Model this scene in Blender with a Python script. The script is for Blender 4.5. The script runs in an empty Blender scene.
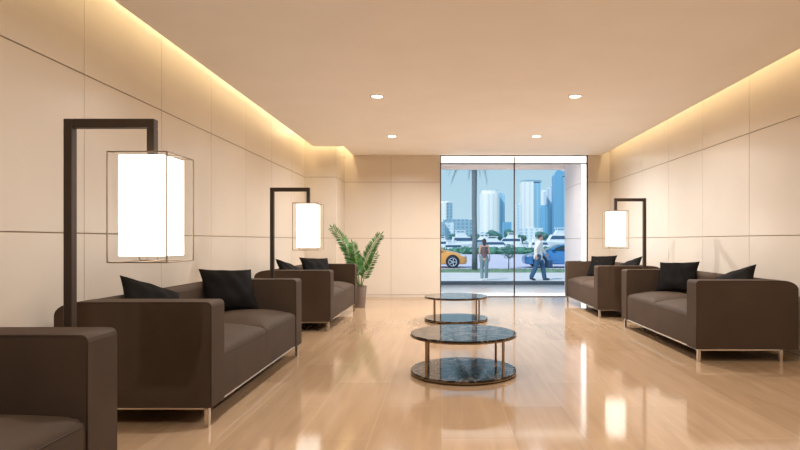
import bpy, bmesh, math, random
from mathutils import Vector, Matrix, Euler
random.seed(7)
S = bpy.context.scene
COL = S.collection
PI = math.pi

# ---------------------------------------------------------------- materials
def lin(c):
    return tuple(((v/255)/12.92 if v/255 <= .04045 else (((v/255)+.055)/1.055)**2.4) for v in c)

def mat(name, rgb, rough=.5, metal=0., spec=.5, vary=.0, scale=8., stretch=(1,1,1), bump=0., bscale=200., coat=0., emit=None, estr=0.):
    m = bpy.data.materials.new(name); m.use_nodes = True
    nt = m.node_tree; b = nt.nodes['Principled BSDF']
    c = (*lin(rgb), 1)
    b.inputs['Base Color'].default_value = c
    b.inputs['Roughness'].default_value = rough
    b.inputs['Metallic'].default_value = metal
    b.inputs['Specular IOR Level'].default_value = spec
    if coat: b.inputs['Coat Weight'].default_value = coat
    tc = nt.nodes.new('ShaderNodeTexCoord')
    if vary:
        mp = nt.nodes.new('ShaderNodeMapping'); mp.inputs['Scale'].default_value = stretch
        n = nt.nodes.new('ShaderNodeTexNoise'); n.inputs['Scale'].default_value = scale; n.inputs['Detail'].default_value = 4
        r = nt.nodes.new('ShaderNodeValToRGB')
        r.color_ramp.elements[0].position = .3; r.color_ramp.elements[1].position = .7
        r.color_ramp.elements[0].color = tuple(v*(1-vary) for v in c[:3]) + (1,)
        r.color_ramp.elements[1].color = tuple(min(1, v*(1+vary)) for v in c[:3]) + (1,)
        nt.links.new(tc.outputs['Object'], mp.inputs['Vector']); nt.links.new(mp.outputs['Vector'], n.inputs['Vector'])
        nt.links.new(n.outputs['Fac'], r.inputs['Fac']); nt.links.new(r.outputs['Color'], b.inputs['Base Color'])
    if bump:
        n2 = nt.nodes.new('ShaderNodeTexNoise'); n2.inputs['Scale'].default_value = bscale
        bp = nt.nodes.new('ShaderNodeBump'); bp.inputs['Strength'].default_value = bump; bp.inputs['Distance'].default_value = .002
        nt.links.new(tc.outputs['Object'], n2.inputs['Vector']); nt.links.new(n2.outputs['Fac'], bp.inputs['Height'])
        nt.links.new(bp.outputs['Normal'], b.inputs['Normal'])
    if emit:
        b.inputs['Emission Color'].default_value = (*lin(emit), 1); b.inputs['Emission Strength'].default_value = estr
    return m

def mat_floor():
    m = bpy.data.materials.new('polished_beige_stone'); m.use_nodes = True
    nt = m.node_tree; b = nt.nodes['Principled BSDF']; N = nt.nodes.new; L = nt.links.new
    tc = N('ShaderNodeTexCoord')
    mp = N('ShaderNodeMapping'); mp.inputs['Rotation'].default_value = (0, 0, PI/2)
    L(tc.outputs['Object'], mp.inputs['Vector'])
    br = N('ShaderNodeTexBrick')
    br.offset = .5
    br.inputs['Scale'].default_value = 1
    br.inputs['Brick Width'].default_value = 1.3; br.inputs['Row Height'].default_value = .42
    br.inputs['Mortar Size'].default_value = .0022; br.inputs['Mortar Smooth'].default_value = .2
    br.inputs['Bias'].default_value = 0
    br.inputs['Color1'].default_value = (*lin((176, 147, 116)), 1)
    br.inputs['Color2'].default_value = (*lin((164, 135, 104)), 1)
    br.inputs['Mortar'].default_value = (*lin((179, 151, 121)), 1)
    L(mp.outputs['Vector'], br.inputs['Vector'])
    ms = N('ShaderNodeMapping'); ms.inputs['Scale'].default_value = (9, .8, 1)
    L(tc.outputs['Object'], ms.inputs['Vector'])
    n = N('ShaderNodeTexNoise'); n.inputs['Scale'].default_value = 1.4; n.inputs['Detail'].default_value = 6; n.inputs['Distortion'].default_value = .6
    L(ms.outputs['Vector'], n.inputs['Vector'])
    r = N('ShaderNodeValToRGB'); r.color_ramp.elements[0].position = .3; r.color_ramp.elements[1].position = .7
    r.color_ramp.elements[0].color = (.86, .84, .82, 1); r.color_ramp.elements[1].color = (1.06, 1.06, 1.06, 1)
    L(n.outputs['Fac'], r.inputs['Fac'])
    mx = N('ShaderNodeMix'); mx.data_type = 'RGBA'; mx.blend_type = 'MULTIPLY'; mx.inputs['Factor'].default_value = .8
    L(br.outputs['Color'], mx.inputs['A']); L(r.outputs['Color'], mx.inputs['B'])
    L(mx.outputs['Result'], b.inputs['Base Color'])
    b.inputs['Roughness'].default_value = .085
    b.inputs['Specular IOR Level'].default_value = .5
    return m

def mat_marble(name, base, vein):
    m = bpy.data.materials.new(name); m.use_nodes = True
    nt = m.node_tree; b = nt.nodes['Principled BSDF']; N = nt.nodes.new; L = nt.links.new
    tc = N('ShaderNodeTexCoord')
    n = N('ShaderNodeTexNoise'); n.inputs['Scale'].default_value = 5; n.inputs['Detail'].default_value = 8; n.inputs['Distortion'].default_value = 1.6
    L(tc.outputs['Object'], n.inputs['Vector'])
    r = N('ShaderNodeValToRGB'); e = r.color_ramp.elements
    e[0].position = .44; e[0].color = (*lin(base), 1)
    e[1].position = .56; e[1].color = (*lin(base), 1)
    k = r.color_ramp.elements.new(.5); k.color = (*lin(vein), 1)
    L(n.outputs['Fac'], r.inputs['Fac']); L(r.outputs['Color'], b.inputs['Base Color'])
    b.inputs['Roughness'].default_value = .05; b.inputs['Specular IOR Level'].default_value = .16
    return m

def mat_facade(name, wall, win, w, h, share=.3):
    """vertical strips and floor lines of windows on a tower"""
    m = bpy.data.materials.new(name); m.use_nodes = True
    nt = m.node_tree; b = nt.nodes['Principled BSDF']; N = nt.nodes.new; L = nt.links.new
    tc = N('ShaderNodeTexCoord'); sp = N('ShaderNodeSeparateXYZ'); L(tc.outputs['Object'], sp.inputs['Vector'])
    ad = N('ShaderNodeMath'); ad.operation = 'ADD'; L(sp.outputs['X'], ad.inputs[0]); L(sp.outputs['Y'], ad.inputs[1])
    def stripe(sock, period, sh):
        d = N('ShaderNodeMath'); d.operation = 'DIVIDE'; L(sock, d.inputs[0]); d.inputs[1].default_value = period
        f = N('ShaderNodeMath'); f.operation = 'FRACT'; L(d.outputs[0], f.inputs[0])
        g = N('ShaderNodeMath'); g.operation = 'LESS_THAN'; L(f.outputs[0], g.inputs[0]); g.inputs[1].default_value = sh
        return g.outputs[0]
    a = stripe(ad.outputs[0], w, share); z = stripe(sp.outputs['Z'], h, .6)
    mu = N('ShaderNodeMath'); mu.operation = 'MULTIPLY'; L(a, mu.inputs[0]); L(z, mu.inputs[1])
    mx = N('ShaderNodeMix'); mx.data_type = 'RGBA'
    L(mu.outputs[0], mx.inputs['Factor'])
    mx.inputs['A'].default_value = (*lin(wall), 1); mx.inputs['B'].default_value = (*lin(win), 1)
    L(mx.outputs['Result'], b.inputs['Base Color']); b.inputs['Roughness'].default_value = .5
    return m

def mat_glass(name, tint=(1, 1, 1), refl=.9):
    m = bpy.data.materials.new(name); m.use_nodes = True
    nt = m.node_tree; nt.nodes.remove(nt.nodes['Principled BSDF']); N = nt.nodes.new; L = nt.links.new
    out = nt.nodes['Material Output']
    t = N('ShaderNodeBsdfTransparent'); t.inputs['Color'].default_value = (*tint, 1)
    g = N('ShaderNodeBsdfGlossy'); g.inputs['Roughness'].default_value = .0; g.inputs['Color'].default_value = (refl, refl, refl, 1)
    f = N('ShaderNodeFresnel'); f.inputs['IOR'].default_value = 1.2
    mx = N('ShaderNodeMixShader')
    L(f.outputs['Fac'], mx.inputs['Fac']); L(t.outputs[0], mx.inputs[1]); L(g.outputs[0], mx.inputs[2]); L(mx.outputs[0], out.inputs['Surface'])
    return m

M = {}
M['wall'] = mat('beige_wall_panel', (212, 200, 184), .29, vary=.03, scale=1.2)
M['groove'] = mat('panel_groove', (160, 140, 118), .6, vary=.05)
M['ceiling'] = mat('ceiling_plaster', (250, 246, 241), .8, vary=.015, scale=2)
M['floor'] = mat_floor()
M['sofa'] = mat('brown_upholstery', (70, 55, 42), .75, spec=.25, vary=.1, scale=3, bump=.25, bscale=600)
M['piping'] = mat('brown_piping', (60, 47, 36), .7, spec=.25, vary=.05)
M['pillow'] = mat('black_satin', (15, 12, 10), .75, spec=.1, vary=.25, scale=14)
M['chrome'] = mat('brushed_chrome', (225, 218, 208), .22, 1., vary=.03)
M['bronze'] = mat('dark_bronze', (58, 44, 33), .42, .2, vary=.06)
M['wire'] = mat('brass_wire', (150, 134, 114), .4, .6, vary=.05)
M['shade'] = mat('lit_shade', (255, 250, 240), .6, emit=(255, 248, 236), estr=2.1)
M['marble'] = mat_marble('dark_emperador_marble', (46, 40, 36), (120, 108, 96))
M['gold'] = mat('champagne_metal', (160, 138, 110), .3, 1., vary=.05)
M['pot'] = mat('taupe_pot', (126, 113, 104), .6, vary=.08)
M['soil'] = mat('soil', (60, 45, 35), .9, vary=.3, scale=40)
M['leaf'] = mat('waxy_leaf', (58, 112, 44), .4, vary=.3, scale=18)
M['stem'] = mat('plant_stem', (100, 130, 62), .5, vary=.15)
M['frame'] = mat('dark_window_metal', (70, 62, 58), .4, .6, vary=.03)
M['glass'] = mat_glass('window_glass', (.97, .985, .99))
M['lamp_trim'] = mat('downlight_trim', (245, 235, 222), .5, vary=.02)
M['lamp_glow'] = mat('downlight_glow', (255, 255, 255), .5, emit=(255, 244, 226), estr=12)
M['panel'] = mat('light_panel', (255, 255, 255), .5, emit=(255, 243, 230), estr=1.9)  # glow for the added band above the transom
M['led'] = mat('light_strip', (255, 255, 255), .5, emit=(255, 252, 248), estr=2.2)  # jamb made bright white by emission
M['deck'] = mat('white_terrace_tile', (224, 210, 204), .2, vary=.03, scale=1)
M['sill'] = mat('white_marble_sill', (250, 246, 240), .3, vary=.02)
M['kerb'] = mat('dark_slate', (72, 92, 108), .6, vary=.08)
M['canopy'] = mat('white_render', (244, 234, 230), .7, vary=.02)
M['outer'] = mat('grey_outside_panel', (222, 218, 222), .6, vary=.03, scale=.8)
M['walk'] = mat('pale_pavement', (226, 217, 215), .8, vary=.06, scale=.6)
M['grass'] = mat('verge_grass', (138, 164, 140), .9, vary=.25, scale=3)
M['road'] = mat('lilac_asphalt', (214, 206, 222), .8, vary=.05, scale=.4)
M['water'] = mat('marina_water', (84, 128, 146), .15, vary=.12, scale=.2)
M['land'] = mat('far_shore', (110, 140, 140), .9, vary=.2, scale=.02)
M['trunk'] = mat('palm_bark', (112, 122, 130), .9, vary=.2, scale=6, stretch=(1, 1, 4))
M['frond'] = mat('palm_frond', (66, 104, 104), .6, vary=.2)
M['bush'] = mat('hedge_leaf', (92, 146, 126), .8, vary=.3, scale=2)
M['tree'] = mat('distant_tree_leaf', (88, 138, 132), .8, vary=.3, scale=1)
M['orange'] = mat('orange_car_paint', (240, 166, 84), .3, coat=.6, vary=.03)
M['blue'] = mat('blue_car_paint', (64, 128, 186), .3, coat=.6, vary=.03)
M['carglass'] = mat('tinted_car_glass', (40, 58, 66), .08, vary=.05)
M['tyre'] = mat('tyre_rubber', (36, 44, 54), .8, vary=.1)
M['rim'] = mat('alloy_rim', (206, 220, 232), .3, .7, vary=.03)
M['lens'] = mat('head_lamp_lens', (236, 238, 240), .1, vary=.02)
M['hull'] = mat('white_gelcoat', (244, 246, 250), .3, vary=.03)
M['bluehull'] = mat('blue_gelcoat', (60, 116, 180), .3, vary=.05)
M['boatglass'] = mat('boat_window', (70, 104, 136), .1, vary=.05)
M['skin'] = mat('skin', (206, 164, 142), .6, vary=.04)
M['hairdark'] = mat('dark_hair', (60, 52, 54), .6, vary=.2, scale=60)
M['tank'] = mat('brown_tank_top', (112, 90, 92), .8, vary=.1)
M['greytrouser'] = mat('grey_trousers', (116, 140, 148), .8, vary=.08)
M['shirt'] = mat('white_shirt', (234, 228, 220), .8, vary=.04)
M['bluetrouser'] = mat('blue_jeans', (48, 86, 122), .8, vary=.12)
M['shoe'] = mat('white_shoe', (232, 236, 240), .6, vary=.03)
M['darkshoe'] = mat('dark_shoe', (52, 66, 84), .6, vary=.05)
M['bag'] = mat('navy_bag', (46, 74, 108), .7, vary=.08)

# ---------------------------------------------------------------- helpers
def link(name, bm, m, parent=None, smooth=False, mats=None):
    me = bpy.data.meshes.new(name); bmesh.ops.recalc_face_normals(bm, faces=bm.faces)
    bm.to_mesh(me); bm.free()
    for k in (mats or [m]): me.materials.append(k)
    if smooth:
        for p in me.polygons: p.use_smooth = True
    o = bpy.data.objects.new(name, me); COL.objects.link(o)
    if parent: o.parent = parent
    return o

def sharp_smooth(o, ang=35):
    me = o.data
    bm = bmesh.new(); bm.from_mesh(me)
    for f in bm.faces: f.smooth = True
    for e in bm.edges:
        if len(e.link_faces) == 2 and e.calc_face_angle(0) > math.radians(ang): e.smooth = False
    bm.to_mesh(me); bm.free()
    return o

def thing(name, label, cat, loc=(0, 0, 0), rz=0, group=None):
    o = bpy.data.objects.new(name, None); COL.objects.link(o)
    o.location = loc; o.rotation_euler = (0, 0, rz); o.empty_display_size = .1
    return tag(o, label, cat, group)

def tag(o, label, cat, group=None):
    o['label'] = label; o['category'] = cat
    if group: o['group'] = group
    return o

def struct(o, kind='structure'):
    o['kind'] = kind
    return o

def dup(root, loc, rz=None, label=None, group=None):
    r = root.copy(); COL.objects.link(r); r.location = loc
    if rz is not None: r.rotation_euler = (0, 0, rz)
    if label: r['label'] = label
    if group: r['group'] = group
    for ch in list(root.children):
        c = ch.copy(); COL.objects.link(c); c.parent = r
        for g in ch.children:
            d = g.copy(); COL.objects.link(d); d.parent = c
    return r

def box(bm, x0, x1, y0, y1, z0, z1, mi=0, bev=0., seg=2):
    mtx = Matrix.Translation(((x0+x1)/2, (y0+y1)/2, (z0+z1)/2)) @ Matrix.Diagonal((abs(x1-x0), abs(y1-y0), abs(z1-z0), 1))
    r = bmesh.ops.create_cube(bm, size=1, matrix=mtx)
    fs = {f for v in r['verts'] for f in v.link_faces}
    for f in fs: f.material_index = mi
    if bev:
        es = {e for v in r['verts'] for e in v.link_edges}
        bmesh.ops.bevel(bm, geom=list(es), offset=bev, segments=seg, affect='EDGES', profile=.5)

def tube(bm, pts, rad, n=8, caps=True):
    """tube along points; rad is a number or a list"""
    pts = [Vector(p) for p in pts]
    rad = rad if isinstance(rad, (list, tuple)) else [rad]*len(pts)
    rings = []
    d0 = (pts[1]-pts[0]).normalized()
    a = d0.cross(Vector((0, 0, 1)))
    if a.length < .2: a = d0.cross(Vector((1, 0, 0)))
    for i, p in enumerate(pts):
        d = (pts[min(i+1, len(pts)-1)] - pts[max(i-1, 0)]).normalized()
        a = a - d*a.dot(d)
        if a.length < 1e-4: a = d.orthogonal()
        a.normalize(); b = d.cross(a).normalized()
        rings.append([bm.verts.new(p + rad[i]*(math.cos(t)*a + math.sin(t)*b)) for t in [2*PI*k/n for k in range(n)]])
    for i in range(len(rings)-1):
        for k in range(n):
            bm.faces.new((rings[i][k], rings[i][(k+1) % n], rings[i+1][(k+1) % n], rings[i+1][k]))
    if caps:
        bm.faces.new(rings[0]); bm.faces.new(list(reversed(rings[-1])))

def lathe(bm, prof, n=40, cx=0, cy=0, close=False):
    rings = []
    for r, z in prof:
        if r < 1e-6: rings.append([bm.verts.new((cx, cy, z))])
        else: rings.append([bm.verts.new((cx+r*math.cos(2*PI*k/n), cy+r*math.sin(2*PI*k/n), z)) for k in range(n)])
    for i in range(len(rings)-1):
        A, B = rings[i], rings[i+1]
        for k in range(n):
            k2 = (k+1) % n
            if len(A) == 1 and len(B) == 1: continue
            if len(A) == 1: bm.faces.new((A[0], B[k], B[k2]))
            elif len(B) == 1: bm.faces.new((A[k], A[k2], B[0]))
            else: bm.faces.new((A[k], A[k2], B[k2], B[k]))

def prism(bm, pts, axis_vec):
    """extrude a polygon (list of 3-D points) along a vector"""
    a = [bm.verts.new(p) for p in pts]
    b = [bm.verts.new(Vector(p)+Vector(axis_vec)) for p in pts]
    bm.faces.new(a); bm.faces.new(list(reversed(b)))
    n = len(pts)
    for i in range(n): bm.faces.new((a[i], a[(i+1) % n], b[(i+1) % n], b[i]))

# ---------------------------------------------------------------- room shell
XL, XR, YB, YF, HC, HS = -2.6, 3.45, 11.5, -2.0, 2.913, 3.22
PX, PY = -2.0, 10.6                      # corner pillar
GL, GR = -.04, 3.0                       # glazing
ZG = [.0, .045, 1.205, 2.36, HS]         # panel courses

bm = bmesh.new(); box(bm, XL-.1, XR+.1, YF-.1, YB, -.12, 0)
struct(link('floor', bm, M['floor']))

bm = bmesh.new()
EL, ER = XL+.2, XR-.17
poly = [(EL, YF), (ER, YF), (ER, YB), (PX+.17, YB), (PX+.17, PY-.16), (EL, PY-.16)]
prism(bm, [(x, y, HC) for x, y in poly], (0, 0, .05))
box(bm, XL-.1, XR+.1, YF-.1, YB+.12, HS, HS+.15)
struct(link('ceiling', bm, M['ceiling']))

def panels(bm, plane, c, out, u0, u1, cuts, z0=0, z1=HS, th=.008, gh=.009, gv=.005, back=True):
    """stone panels with open joints in front of a backing; plane 'x' (wall at x=c) or 'y'"""
    def bx(a0, a1, d0, d1, zz0, zz1, mi, bev):
        d0, d1 = sorted((c + d0*out, c + d1*out))
        if plane == 'x': box(bm, d0, d1, a0, a1, zz0, zz1, mi, bev, 1)
        else: box(bm, a0, a1, d0, d1, zz0, zz1, mi, bev, 1)
    if back: bx(u0, u1, -.12, -th, z0, z1, 1, 0)
    us = [u0] + [q for q in cuts if u0 + .02 < q < u1 - .02] + [u1]
    zs = [z for z in ZG if z0 <= z <= z1]
    for i in range(len(us)-1):
        for j in range(len(zs)-1):
            a0 = us[i] + (gv/2 if i else 0); a1 = us[i+1] - (gv/2 if i < len(us)-2 else 0)
            b0 = zs[j] + (gh/2 if j else 0); b1 = zs[j+1] - (gh/2 if j < len(zs)-2 else 0)
            bx(a0, a1, -th, 0, b0, b1, 0, .0015)
cutsY = [4.07 + 1.12*k for k in range(-6, 7)]
WM = [M['wall'], M['groove']]
bm = bmesh.new(); panels(bm, 'x', XL, 1, YF, YB, cutsY); struct(link('wall_left', bm, None, mats=WM))
bm = bmesh.new(); panels(bm, 'x', XR, -1, YF, YB, [6.29 + 1.12*k for k in range(-8, 4)]); struct(link('wall_right', bm, None, mats=WM))
bm = bmesh.new(); panels(bm, 'y', YF, 1, XL, XR, [XL+1.1*k for k in range(1, 6)]); struct(link('wall_front', bm, None, mats=WM))
bm = bmesh.new(); panels(bm, 'y', YB, -1, XL, GL, [-2.07, -1.047]); panels(bm, 'y', YB, -1, GR, XR, [])
box(bm, GL, GR, YB, YB+.12, HC+.002, HS, 0)
struct(link('wall_back', bm, None, mats=WM))
bm = bmesh.new()
box(bm, XL+.001, PX-.008, PY+.008, YB-.001, 0, HS, 1)
panels(bm, 'y', PY, -1, XL, PX, [], back=False); panels(bm, 'x', PX, 1, PY+.009, YB, [], back=False)
struct(link('wall_pillar', bm, None, mats=WM))

# glazing
w = bpy.data.objects.new('window_1', None); COL.objects.link(w); w.location = ((GL+GR)/2, YB+.05, 0); struct(w)
hw = (GR-GL)/2
ZT, MX = 2.746, 1.49-(GL+GR)/2
def wbox(name, m, *a):
    b = bmesh.new(); box(b, *a); return link(name, b, m, w)
b = bmesh.new()
for s in (-1, 1): box(b, s*hw-(.022 if s > 0 else 0), s*hw+(.022 if s < 0 else 0), -.03, .03, 0, HC)
box(b, -hw, hw, -.03, .03, HC-.016, HC); box(b, -hw, hw, -.03, .03, 0, .012)
link('window_frame', b, M['frame'], w)
wbox('mullion', M['frame'], MX-.011, MX+.011, -.028, .028, .012, HC-.03)
wbox('transom', M['frame'], -hw+.022, MX-.011, -.024, .024, ZT-.011, ZT+.011)
wbox('transom', M['frame'], MX+.011, hw-.022, -.024, .024, ZT-.011, ZT+.011)
for a0, a1 in ((-hw+.022, MX-.011), (MX+.011, hw-.022)):
    wbox('pane', M['glass'], a0, a1, -.005, .005, .012, ZT-.011)
    wbox('pane', M['glass'], a0, a1, -.005, .005, ZT+.011, HC-.016)

# ---------------------------------------------------------------- outside shell
bm = bmesh.new(); box(bm, -8, 8, YB+.9, 14.7, -.33, 0); box(bm, -8, 8, YB, YB+.12, -.33, -.001); struct(link('floor_terrace', bm, M['deck']))
bm = bmesh.new(); box(bm, -8, 8, YB+.12, YB+.9, -.33, .001); struct(link('trim_sill', bm, M['sill']))
bm = bmesh.new(); box(bm, -8, 8, 14.7, 14.86, -.33, .09, 0, .01); struct(link('trim_kerb', bm, M['kerb']))
bm = bmesh.new(); box(bm, -8, 8, YB+.121, 13.45, HC+.005, HS+.15); box(bm, -8, 8, 13.25, 13.45, HC-.055, HC+.005); struct(link('ceiling_canopy', bm, M['canopy']))
bm = bmesh.new()
box(bm, 2.93, 3.3, YB+.13, 13.24, .002, HC+.004, 1)
for y0, y1 in ((YB+.13, 12.3), (12.31, 13.24)):
    for z0, z1 in ((.002, 1.2), (1.21, 2.36), (2.37, HC+.004)): box(bm, 2.9, 2.93, y0, y1, z0, z1, 0)
struct(link('wall_terrace', bm, None, mats=[M['outer'], M['groove']]))
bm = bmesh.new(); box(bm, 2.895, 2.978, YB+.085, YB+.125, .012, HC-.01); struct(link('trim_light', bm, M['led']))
bm = bmesh.new(); box(bm, GL+.01, 2.894, YB+.085, YB+.118, ZT+.012, HC-.004); struct(link('trim_panel', bm, M['panel']))  # added glowing strip, brightens the top band and its floor reflection
GZ = -.33
def slab(name, m, x0, x1, y0, y1, z, kind='structure'):
    b = bmesh.new(); box(b, x0, x1, y0, y1, z-.3, z); return struct(link(name, b, m), kind)
slab('sidewalk', M['walk'], -60, 60, 14.87, 26.2, GZ)
slab('road', M['road'], -90, 90, 28.8, 62, GZ)
slab('water', M['water'], -400, 500, 66, 420, GZ-1)
slab('land', M['land'], -900, 1200, 420, 1600, GZ-.6)
slab('ground', M['land'], -90, 90, 62, 66, GZ)
# verge of uncountable blades
bm = bmesh.new(); box(bm, -60, 60, 26.2, 28.8, GZ-.3, GZ+.02)
for i in range(9000):
    x, y = random.uniform(-6, 10), random.uniform(26.2, 28.75); h = random.uniform(.04, .12); a = random.uniform(0, PI)
    dx, dy = .012*math.cos(a), .012*math.sin(a)
    bm.faces.new([bm.verts.new(p) for p in ((x-dx, y-dy, GZ+.02), (x+dx, y+dy, GZ+.02), (x+random.uniform(-.03, .03), y+random.uniform(-.03, .03), GZ+.02+h))])
g = link('grass', bm, M['grass']); tag(g, 'strip of short green grass along the road edge', 'grass'); struct(g, 'stuff')

# ---------------------------------------------------------------- sofas
SL, SD, SH, AT, SB = 2.2, .97, .775, .2, .124   # length, depth, height, arm thickness, underside
def arc(cx, cy, r, a0, a1, n=6):
    return [(cx+r*math.cos(math.radians(a0+(a1-a0)*k/n)), cy+r*math.sin(math.radians(a0+(a1-a0)*k/n))) for k in range(n+1)]
def earc(a0, a1, n, inset=0.):
    return [(SD-.16+(.16-inset)*math.cos(math.radians(a0+(a1-a0)*k/n)), SH-.085+(.085-inset)*math.sin(math.radians(a0+(a1-a0)*k/n))) for k in range(n+1)]
def arm_mesh(x0, x1, inner):
    bm = bmesh.new()
    prof = [(0, SB), (0, SH-.03)] + arc(.03, SH-.03, .03, 180, 90, 3) + earc(90, 0, 8) + [(SD, SB)]
    prism(bm, [(x0, y, z) for y, z in prof], (x1-x0, 0, 0))
    es = [e for e in bm.edges if len(e.link_faces) == 2 and e.calc_face_angle(0) > .9 and abs(e.verts[0].co.x-e.verts[1].co.x) < 1e-5]
    bmesh.ops.bevel(bm, geom=es, offset=.028, segments=4, affect='EDGES', profile=.5)
    return bm
def cushion_mesh(x0, x1, y0, y1, zb, ze, crown):
    bm = bmesh.new(); nx, ny = 22, 20
    def pr(u, e=.09):                      # 0..1, rounds off within a fraction e of the border
        d = min(u, 1-u)
        return math.sqrt(max(0, 1-(1-min(d/e, 1))**2))
    grid = []
    for i in range(nx+1):
        u = .5-.5*math.cos(PI*i/nx); row = []
        for j in range(ny+1):
            v = .5-.5*math.cos(PI*j/ny)
            dome = (1-(2*u-1)**4*.7)*(1-abs(2*v-.9)**3*.55)
            z = ze - .035 + .035*min(pr(u, .05), pr(v, .05)) + crown*dome*min(1, pr(u, .3), pr(v, .4))
            row.append(bm.verts.new((x0+(x1-x0)*u, y0+(y1-y0)*v, z)))
        grid.append(row)
    for i in range(nx):
        for j in range(ny): bm.faces.new((grid[i][j], grid[i+1][j], grid[i+1][j+1], grid[i][j+1]))
    rim = [grid[i][0] for i in range(nx+1)] + [grid[nx][j] for j in range(1, ny+1)] + [grid[i][ny] for i in range(nx-1, -1, -1)] + [grid[0][j] for j in range(ny-1, 0, -1)]
    low = [bm.verts.new((v.co.x, v.co.y, zb)) for v in rim]
    n = len(rim)
    for k in range(n): bm.faces.new((rim[k], low[k], low[(k+1) % n], rim[(k+1) % n]))
    bm.faces.new(low)
    return bm
def make_sofa(label):
    t = thing('sofa', label, 'sofa')
    for x0, x1 in ((0, AT), (SL-AT, SL)):
        a = sharp_smooth(link('armrest', arm_mesh(x0, x1, 0), M['sofa'], t), 25)
        b = bmesh.new()
        xs = (x0+.004, x1-.004)
        for x in xs:
            pts = [(x, .006, SB+.03), (x, .006, SH-.05)] + [(x, y, z) for y, z in arc(.042, SH-.045, .038, 180, 90, 4)] + [(x, y, z) for y, z in earc(90, 0, 6, .006)]
            tube(b, pts, .005, 6)
        link('piping', b, M['piping'], a, True)
    b = bmesh.new()
    y0 = SD-AT
    prof = [(y0, SB), (y0, SH-.05)] + arc(y0+.05, SH-.05, .05, 180, 90, 4) + earc(90, 0, 8) + [(SD, SB)]
    prism(b, [(AT+.001, y, z-.002) for y, z in prof], (SL-2*AT-.002, 0, 0))
    sharp_smooth(link('backrest', b, M['sofa'], t), 25)
    mid = SL/2
    for x0, x1 in ((AT+.003, mid-.002), (mid+.002, SL-AT-.003)):
        c = link('seat_cushion', cushion_mesh(x0, x1, .008, y0-.003, SB+.012, .445, .075), M['sofa'], t, True)
        sharp_smooth(c, 50)
        b = bmesh.new()
        tube(b, [(x0+.006, .012, .40), (x0+.012, .012, .412)]+[(x0+(x1-x0)*k/10, .011, .4135) for k in range(1, 10)]+[(x1-.012, .012, .412), (x1-.006, .012, .40)], .0045, 6)
        link('piping', b, M['piping'], c, True)
    b = bmesh.new()
    box(b, .05, SL-.05, .03, .05, SB-.016, SB); box(b, .05, SL-.05, SD-.16, SD-.14, SB-.016, SB)
    box(b, .02, .04, .03, SD-.14, SB-.016, SB); box(b, SL-.04, SL-.02, .03, SD-.14, SB-.016, SB)
    link('base_frame', b, M['chrome'], t)
    for x in (.02, SL-.05):
        for y in (.025, SD-.165):
            b = bmesh.new(); box(b, x, x+.03, y, y+.03, 0, SB, 0, .002, 1); link('leg', b, M['chrome'], t)
    return t
GS = 'dark brown two-seat sofas along both walls'
XF_L, XF_R, XF_E = -1.415, 2.405, 2.32
sofa = make_sofa('dark brown sofa nearest the viewer, only one arm and seat corner in view')
sofa['group'] = GS
sofa.location = (XF_L, 2.44-SL, 0); sofa.rotation_euler = (0, 0, PI/2)
SY = {'B': 3.44, 'C': 7.11, 'D': 5.3, 'E': 8.35}
dup(sofa, (XF_L, SY['B'], 0), PI/2, 'dark brown sofa by left wall standing just beyond the nearest big lamp')
dup(sofa, (XF_L, SY['C'], 0), PI/2, 'dark brown sofa by left wall right in front of the potted plant')
dup(sofa, (XF_R, SY['D']+SL, 0), -PI/2, 'dark brown sofa along right wall, near one, whose large side panel faces us')
dup(sofa, (XF_E, SY['E']+SL, 0), -PI/2, 'dark brown sofa by right wall next to the glass front')

# ---------------------------------------------------------------- pillows
def make_pillow(label):
    t = thing('throw_pillow', label, 'pillow')
    n, H, T = 22, .218, .075
    rnd = random.Random(3)
    bm = bmesh.new()
    def outline(u, v):
        return H*u*(1-.10*(1-v*v)), H*v*(1-.10*(1-u*u))
    sides = []
    for s in (-1, 1):
        g = []
        for i in range(n+1):
            row = []
            for j in range(n+1):
                u, v = math.sin((2*i/n-1)*PI/2), math.sin((2*j/n-1)*PI/2)
                x, z = outline(u, v)
                th = T*(max(0, (1-u*u)*(1-v*v)))**.42
                th *= 1 + .09*math.sin(9*u+4*v+s) * (1-u*u) + .07*math.sin(7*v-5*u*u)
                row.append(bm.verts.new((x, s*th, z)))
            g.append(row)
        for i in range(n):
            for j in range(n): bm.faces.new((g[i][j], g[i+1][j], g[i+1][j+1], g[i][j+1]))
    bmesh.ops.remove_doubles(bm, verts=bm.verts, dist=.0005)
    c = link('cover', bm, M['pillow'], t, True)
    b = bmesh.new()
    ed = [(-1+2*k/12, -1) for k in range(12)] + [(1, -1+2*k/12) for k in range(12)] + [(1-2*k/12, 1) for k in range(12)] + [(-1, 1-2*k/12) for k in range(13)]
    tube(b, [(outline(u, v)[0], 0, outline(u, v)[1]) for u, v in ed], .004, 6)
    link('piping', b, M['pillow'], c, True)
    return t
pil = None
def pillow(loc, side, kind, label):
    global pil
    if pil is None:
        pil = make_pillow(label); o = pil; o['group'] = 'black pillows on the sofas'
    else:
        o = dup(pil, loc, None, label)
    o.location = loc
    if kind == 'back': hd, tilt, psi = 72, 46, 30
    else: hd, tilt, psi = 38, 40, 3; o.scale = (1.1,)*3
    R = Matrix.Rotation(math.radians(hd)*side, 3, 'Z') @ Matrix.Rotation(math.radians(-tilt), 3, 'X') @ Matrix.Rotation(math.radians(psi)*side, 3, 'Y')
    o.rotation_euler = R.to_euler()
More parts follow.
